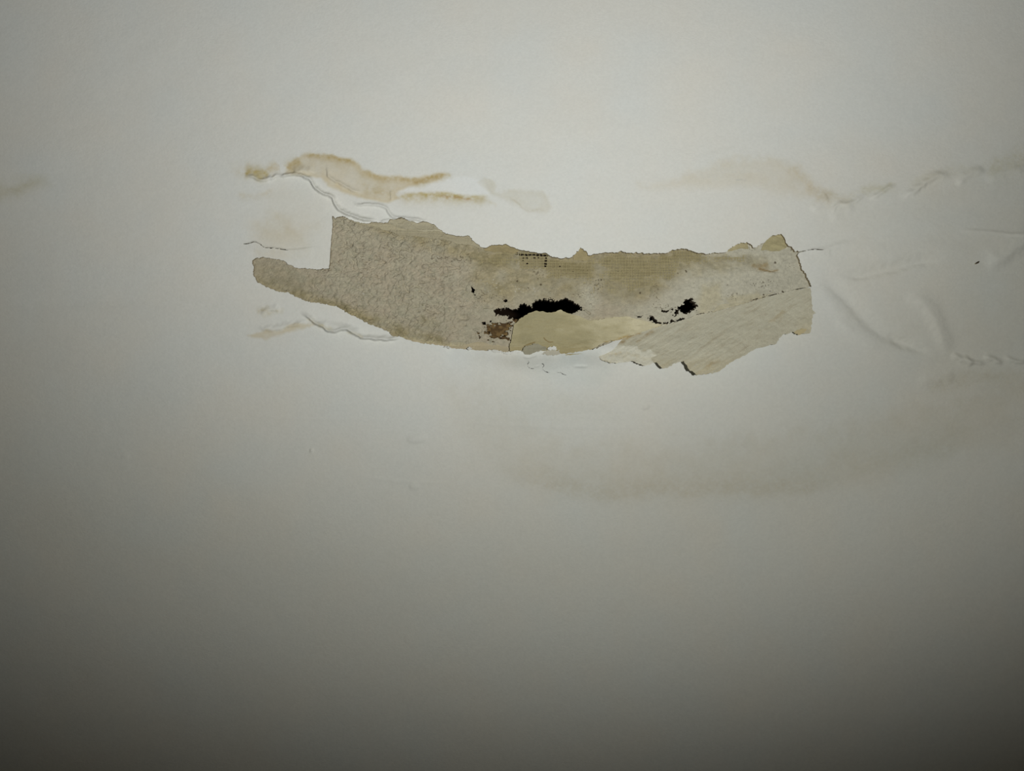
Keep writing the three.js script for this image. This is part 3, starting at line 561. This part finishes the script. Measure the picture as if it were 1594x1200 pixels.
{
  const brown = seen(146, 134, 108, 1.5), pale = seen(180, 178, 160, 1.5), creamy = seen(178, 167, 134, 1.5), skimC = seen(198, 196, 180, 1.5);
  flapMap.all((u, v, k) => {
    const a = (u * 0.85 - v * 0.5), b = (u * 0.5 + v * 0.85);
    const n = fbm(a / 26, b / 3.4, 4, 931), n2 = fbm(u / 30, v / 22, 3, 937), n3 = fbm(a / 9, b / 1.8, 3, 941);
    flapMap.mix(k, pale, clamp(0.35 + n2 * 0.7) * 0.55);
    flapMap.mix(k, brown, clamp(n * 0.8 - 0.2) * 0.5);
    flapMap.mix(k, brown, clamp(n3 * 0.8 - 0.25) * 0.4);
    flapMap.mix(k, creamy, smooth(548, 580, v) * 0.5 * clamp(0.6 + n) + 0.4 * smooth(1225, 1258, u) * smooth(480, 515, v));
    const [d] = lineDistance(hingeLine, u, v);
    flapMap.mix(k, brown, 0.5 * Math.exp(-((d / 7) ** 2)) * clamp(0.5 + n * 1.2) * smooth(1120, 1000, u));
    const s = smooth(-0.5, 0.9, skimSD(u, v)); flapMap.mix(k, skimC, s * 0.95);
    flapMap.mix(k, creamy, s * clamp(fbm(u / 12, v / 8, 3, 947) * 0.8 - 0.1) * 0.45);
    const m = 1 + 0.10 * (noise(u / 1.2, v / 1.2, 953) - 0.5); flapMap.c[k] *= m; flapMap.c[k + 1] *= m; flapMap.c[k + 2] *= m;
  });
  const dk = [0.66, 0.52, 0.34];
  flapMap.streak([940, 541, 950, 536, 963, 533.5, 975, 530], 2, 2.5, dk, 0.7, { seed: 60, wob: 1.5 });
  flapMap.streak([958, 531, 972, 527, 985, 520, 1000, 517], 2.2, 2.5, [0.78, 0.58, 0.30], 0.7, { seed: 61, wob: 1.5 });
  flapMap.streak([985, 535, 995, 530, 1003, 524, 1020, 514], 2, 2.5, dk, 0.5, { seed: 62, wob: 1.5 });
  flapMap.streak([1186, 505, 1200, 498, 1214, 488, 1219, 483], 2, 3, [0.82, 0.72, 0.56], 0.5, { seed: 63, wob: 3 });
  flapMap.streak([1083, 575, 1095, 568, 1110, 560], 3, 3, [0.78, 0.64, 0.42], 0.5, { seed: 64, wob: 2 });
  for (const [x, y] of craters) flapMap.streak([x - 4, y + 1, x, y - 1.4, x + 4, y - 0.5], 1.5, 2, [0.82, 0.74, 0.62], 0.6, { seed: 65, wob: 1, fade: 0.3 });
}
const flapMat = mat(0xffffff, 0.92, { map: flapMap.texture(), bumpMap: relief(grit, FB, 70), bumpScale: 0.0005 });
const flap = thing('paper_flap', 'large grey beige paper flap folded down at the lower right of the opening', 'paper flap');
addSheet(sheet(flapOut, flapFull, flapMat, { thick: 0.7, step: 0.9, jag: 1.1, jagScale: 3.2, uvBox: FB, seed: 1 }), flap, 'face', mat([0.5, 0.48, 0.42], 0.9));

// the tan sheet bulging out below the long hole
const tanOut = [793, 546, 794.5, 535, 797.5, 520, 800.5, 505, 806, 499, 816, 491, 823, 487.5, 832, 484.5, 843, 484.5, 855, 486.5, 866, 485, 873, 482, 880, 486, 886, 488.5, 896, 490, 905, 494, 915, 498, 930, 498, 950, 494, 975, 492, 990, 496, 1008, 500.5, 1025, 504, 1045, 505, 1030, 509.5, 1012, 514, 998, 520, 985, 521.5, 975, 524, 962, 530, 950, 531, 935, 535, 926, 541, 920, 545, 912, 548, 900, 551.5, 888, 552.5, 874, 552, 850, 549, 830, 549, 815, 547.5];
const tanH = (u, v) => {
  const r = smooth(1040, 900, u);
  return lerp(-2.4, 6.5, r) - 6.5 * smooth(836, 797, u) + 4 * smooth(525, 548, v) * smooth(960, 900, u) + 2.6 * Math.exp(-(((u - 850) / 60) ** 2) - (((v - 520) / 26) ** 2)) + 0.5 * fbm(u / 26, v / 18, 3, 961) + (v < 510 && u < 920 ? 1.2 * smooth(510, 486, v) : 0) + 0.28 * fbm(u / 14, v / 3, 3, 967) + 0.5 * fbm((u + 2 * v) / 30, (v - 0.3 * u) / 9, 3, 963);
};
const TB = [785, 1055, 474, 560];
const tanMap = new Paint(TB, 1080, 344, seen(149, 141, 108, 1.5));
{
  const deep = seen(138, 125, 86, 1.5), cream = seen(191, 184, 156, 1.5), drab = seen(140, 134, 106, 1.5);
  tanMap.all((u, v, k) => {
    const n = fbm(u / 30, v / 16, 4, 971), n2 = fbm(u / 10, v / 2.2, 3, 977);
    tanMap.mix(k, cream, clamp(smooth(880, 960, u) * 0.75 + n * 0.35) * 0.8);
    tanMap.mix(k, drab, clamp(-n * 0.9 + 0.15) * 0.5 * smooth(960, 880, u));
    tanMap.mix(k, deep, clamp(smooth(528, 552, v) * 0.75 * smooth(980, 900, u) + n2 * 0.35 - 0.08) * 0.8);
    const m = 1 + 0.09 * (noise(u / 1.2, v / 1.2, 983) - 0.5); tanMap.c[k] *= m; tanMap.c[k + 1] *= m; tanMap.c[k + 2] *= m;
  });
  tanMap.streak([845, 525, 849, 530, 854, 533, 862, 533.5], 0.8, 0.8, [0.55, 0.42, 0.25], 0.8, { wob: 0.6, seed: 70, mott: 0.2 });
  tanMap.streak([812, 541, 820, 537, 835, 532], 0.8, 1.2, [0.62, 0.5, 0.32], 0.7, { wob: 0.6, seed: 71 });
  tanMap.streak([935, 534, 955, 530, 970, 525, 985, 520], 1.5, 2.5, [0.78, 0.62, 0.36], 0.7, { wob: 1, seed: 72 });
}
const tanMat = mat(0xffffff, 0.9, { map: tanMap.texture(), bumpMap: relief(fibre, TB, 120), bumpScale: 0.0004 });
const tanSheet = thing('paper_sheet', 'tan paper sheet bulging out below the long dark hole', 'paper sheet');
addSheet(sheet(tanOut, tanH, tanMat, { thick: 0.6, jag: 1.1, jagScale: 5, uvBox: TB, seed: 2, rimMaterial: mat(seen(170, 160, 126), 0.9) }), tanSheet);

// remnants of paper left on the plaster
const scrapMat = (r, g, b, k = 1.5) => { const bx0 = [0, 90, 0, 90], p = new Paint(bx0, 256, 256, seen(r, g, b, k)); p.all((u, v, i) => { const m = 1 + 0.14 * fbm(u / 9, v / 4, 4, r) + 0.12 * (noise(u / 0.9, v / 0.9, g) - 0.5); p.c[i] *= m; p.c[i + 1] *= m * 0.995; p.c[i + 2] *= m * 0.98; }); return mat(0xffffff, 0.92, { map: p.texture(), bumpMap: grit, bumpScale: 0.0008 }); };
const onPlaster = (a, lift = 0.5, tilt = 0) => (u, v) => { let s = 0; for (let i = -1; i < 2; i++) for (let j = -1; j < 2; j++) s = Math.max(s === 0 ? -99 : s, plaster.at(u + 3 * i, v + 3 * j)); return s + lift + tilt * a(u, v) + 0.15 * fbm(u / 5, v / 4, 2, 991) + 0.5 * fbm((u * 0.94 + v * 0.34) / 26, (v * 0.94 - u * 0.34) / 3.2, 3, 997); };
const none = () => 0;
const scraps = [
  ['paper_remnant', 'grey layered paper strip under the upper left lip of the opening', [537, 336, 556, 342, 575, 344, 606, 342, 616, 337, 650, 343, 672, 346, 690, 358, 706, 365, 732, 365, 742, 376, 754, 388, 742, 384, 728, 380.5, 712, 379, 705, 376.5, 694, 373, 684, 372, 666, 369.5, 650, 367, 637, 366, 622, 366, 610, 361, 596, 357, 580, 351, 560, 350, 548, 346], scrapMat(152, 145, 121), 1.1],
  ['paper_remnant_001', 'narrow olive paper layer along the edge left of the mesh tape', [600, 345, 612, 339, 640, 342, 662, 343, 688, 357, 700, 364, 690, 361.5, 676, 359, 660, 360.5, 648, 357.5, 630, 356, 616, 352], scrapMat(152, 146, 124), 2.2],
  ['paper_remnant_002', 'tan paper strip crossing above the left end of the mesh tape', [752, 387.5, 765, 380.5, 789, 378, 801, 383.5, 808, 390, 800, 394, 780, 391, 768, 392, 756, 390], scrapMat(138, 127, 94), 0.9],
  ['paper_remnant_003', 'pointed tan paper tab above the middle of the mesh tape', [893, 404, 893.5, 397, 898, 390, 903.5, 385, 914, 389, 916.5, 398, 925, 397, 912, 405], scrapMat(142, 131, 98), 0.9],
  ['paper_remnant_004', 'small rounded cream paper tab at the upper right edge', [1133, 391, 1138, 384, 1148, 378.5, 1162, 375, 1165, 382, 1168, 388, 1156, 386, 1146, 388], scrapMat(156, 147, 114), 0.8],
  ['paper_remnant_005', 'cream paper triangle in the uppermost right corner of the opening', [1186, 389, 1190, 379, 1196, 371, 1208, 365, 1218, 366, 1223, 376, 1226, 385, 1216, 389, 1204, 391, 1194, 388], scrapMat(154, 146, 112), 0.8],
  ['paper_remnant_006', 'pale cream paper wedge beside the fold of the large flap', [1104, 491, 1110, 486, 1116, 478, 1122, 473.5, 1136, 472.5, 1152, 471, 1172, 469.5, 1150, 475.5, 1130, 482], scrapMat(170, 164, 140), 0.7],
  ['paper_remnant_007', 'thin pale paper strip along the lower left edge of the opening', [630, 526, 648, 529, 664, 533, 690, 537, 716, 539, 735, 533, 752, 532, 764, 537, 792, 540, 793, 549, 770, 549, 748, 547, 720, 544, 690, 541, 664, 537, 640, 532], scrapMat(160, 150, 124), 0.6],
];
for (const [name, label, out, m, lift] of scraps) addSheet(sheet(out, onPlaster(none, lift), m, { thick: 0.35, step: 1.3, jag: 0.9, jagScale: 5, parallax: false, seed: out.length, uvBox: [out[0] - 45, out[0] + 45, out[1] - 45, out[1] + 45], rimMaterial: mat(seen(112, 100, 72), 0.95) }), thing(name, label, 'paper scrap', 'paper remnants in the opening'));

// loose flakes of paint along the lower lip
const flakePaint = mat(white, 0.5), greyFlake = mat(seen(136, 132, 112), 0.8);
const lip = u => 8 + 0.4 * Math.sin(u);
const flakes = [
  ['grey curled paint flake at the foot of the tan sheet', [812, 547, 815, 541, 819, 537.5, 825, 538, 830, 535.5, 837, 535, 843, 538.5, 851, 541, 853, 544, 842, 545.5, 832, 549, 825, 551.5, 819, 553, 816, 549], (u, v) => 15 + 0.10 * (u - 813) * smooth(536, 546, v) - 0.35 * (v - 540) * smooth(546, 538, v) - 0.2 * (v - 546) * smooth(544, 550, v), greyFlake],
  ['bright white paint flake beside the grey curled flake', [852, 543, 855, 540.5, 859, 540, 862, 537.8, 865, 540.5, 870, 544.5, 862, 544.5, 855, 545], (u, v) => 16 + 0.25 * (v - 538), flakePaint],
  ['pale paint chip under the bright white flake', [852, 545, 862, 545, 870, 545.5, 872, 551, 862, 553, 852, 552, 844, 551], (u, v) => 15 - 0.12 * (v - 545), mat(seen(160, 156, 140), 0.8)],
  ['small white paint curl on the lower edge, leftmost', [690, 540, 695, 538.5, 702, 540, 703, 541.5, 697, 542.5, 692, 541.5], (u, v) => 4.5 + 0.5 * (v - 538), flakePaint],
  ['small round white paint curl left of the tan sheet', [727, 541, 731, 539.8, 735, 541.5, 735.5, 543.5, 730, 544.5, 727, 543.5], (u, v) => 5.5 + 0.5 * (v - 539), flakePaint],
  ['long white paint curl just left of the tan sheet', [764, 546, 768, 544.5, 775, 545, 781, 546, 784, 549, 776, 549.5, 768, 548.5], (u, v) => 9.5 + 0.4 * (v - 544), flakePaint],
  ['thin white paint sliver on the lower edge of the tan sheet', [785, 549.5, 796, 547.5, 808, 547, 812, 549, 800, 551, 790, 552], (u, v) => 13 + 0.25 * (v - 547), flakePaint],
  ['cream chip hanging at the right corner of the flap', [1236, 518, 1242, 514, 1250, 511, 1256, 513, 1252, 518, 1244, 521], (u, v) => 19 + 0.1 * (u - 1240), mat(seen(170, 158, 122), 0.85)],
];
flakes.forEach(([label, out, hf, m], i) => addSheet(sheet(out, (u, v) => hf(u, v) + 0.25 * fbm(u / 4, v / 4, 2, 1001 + i), m, { thick: 0.5, step: 0.6, jag: 1.1, jagScale: 2.6, seed: 20 + i, rimMaterial: m }), thing('paint_flake' + (i ? '_' + String(i).padStart(3, '0') : ''), label, 'paint flake', 'loose flakes along the torn edge'), 'chip'));

// ================================================================ the glass fibre joint tape
{
  const tape = thing('joint_tape', 'straw coloured woven mesh tape along the upper edge of the opening', 'tape');
  const P = [], I = [];
  const strand = (pts, r) => {           // pts in plan units, a four-sided thread
    let prev = -1;
    for (let i = 0; i < pts.length; i++) {
      const [u, v, h] = pts[i], a = pts[Math.max(0, i - 1)], b = pts[Math.min(pts.length - 1, i + 1)];
      let tx = b[0] - a[0], ty = b[1] - a[1]; const l = Math.hypot(tx, ty) || 1; tx /= l; ty /= l;
      const base = P.length / 3;
      for (const [s, w] of [[1, 0], [0, 0.34], [-1, 0], [0, -0.34]]) { const uu = u - ty * r * s, vv = v + tx * r * s; P.push(X(uu), H - (h + w) / 1000, Z(vv)); }
      if (prev >= 0) for (let q = 0; q < 4; q++) { const n = (q + 1) % 4; I.push(prev + q, prev + n, base + q, prev + n, base + n, base + q); }
      prev = base;
    }
  };
  const strength = weave;
  const height = (u, v) => { let b = -99; for (const [i, j] of [[0, 0], [2, 0], [-2, 0], [0, 2], [0, -2]]) b = Math.max(b, plaster.at(u + i, v + j)); const w = strength(u, v); return lerp(plaster.at(u, v), b, 0.6) - 0.9 + 1.7 * smooth(0.25, 0.9, w + 0.35 * (noise(u / 9, v / 7, 1101) - 0.5)); };
  const clear = (u, v) => polySD(opening, u, v) > -3;
  let row = 0;
  for (let v0 = 389.5; v0 < 462; v0 += 4.55, row++) {
    let run = [];
    for (let u = 736; u < 1192; u += 1.6) {
      const v = v0 + 0.006 * (u - 850) + 0.7 * Math.sin(u / 47 + row) + 0.5 * fbm(u / 16, row * 3.1, 2, 1111);
      if (clear(u, v) && strength(u, v) > 0.12) run.push([u, v, height(u, v) + 0.12 * Math.sin(u * 1.05 + row * Math.PI)]);
      else { if (run.length > 3) strand(run, 0.52); run = []; }
    }
    if (run.length > 3) strand(run, 0.52);
  }
  let col = 0;
  for (let u0 = 738; u0 < 1190; u0 += lerp(6, 4.4, smooth(862, 950, u0)), col++) {
    let run = [];
    for (let v = 386; v < 466; v += 1.4) {
      const u = u0 + 0.02 * (v - 400) + 0.5 * fbm(v / 14, col * 2.7, 2, 1121);
      if (clear(u, v) && strength(u, v) > 0.12) run.push([u, v, height(u, v) - 0.12 * Math.sin(v * 1.4 + col * Math.PI)]);
      else { if (run.length > 3) strand(run, 0.5); run = []; }
    }
    if (run.length > 3) strand(run, 0.5);
  }
  const g = new THREE.BufferGeometry(); g.setAttribute('position', new THREE.Float32BufferAttribute(P, 3)); g.setIndex(I); g.computeVertexNormals();
  const w = mesh('weave', g, mat(seen(156, 146, 108, 1.5), 0.6), tape); w.userData.kind = 'stuff';
}

// ================================================================ the dark speck on the paint
{
  const g = new THREE.SphereGeometry(1, 14, 10), p = g.attributes.position;
  for (let i = 0; i < p.count; i++) { const n = 1 + 0.25 * fbm(p.getX(i) * 1.7 + 5, p.getY(i) * 1.7 + p.getZ(i), 3, 1201); p.setXYZ(i, p.getX(i) * 3.4 * S * n, p.getY(i) * 0.0009 * n, p.getZ(i) * 1.35 * S * n); }
  g.computeVertexNormals();
  const o = thing('debris_speck', 'tiny dark brown speck stuck to the wrinkled paint at the right', 'speck');
  const m = mesh('body', g, mat(seen(62, 52, 38), 0.8), o);
  m.rotation.y = -0.5; o.position.set(X(1517), H - skin.at(1517, 410) / 1000 - 0.0006, Z(410));
  const t = new THREE.SphereGeometry(1, 10, 8); t.scale(1.1 * S, 0.0008, 0.9 * S);
  const tip = mesh('tip', t, mat(seen(120, 108, 84), 0.8), o); tip.position.set(-3.0 * S, 0, -1.7 * S);
}

renderer.render(scene, camera);
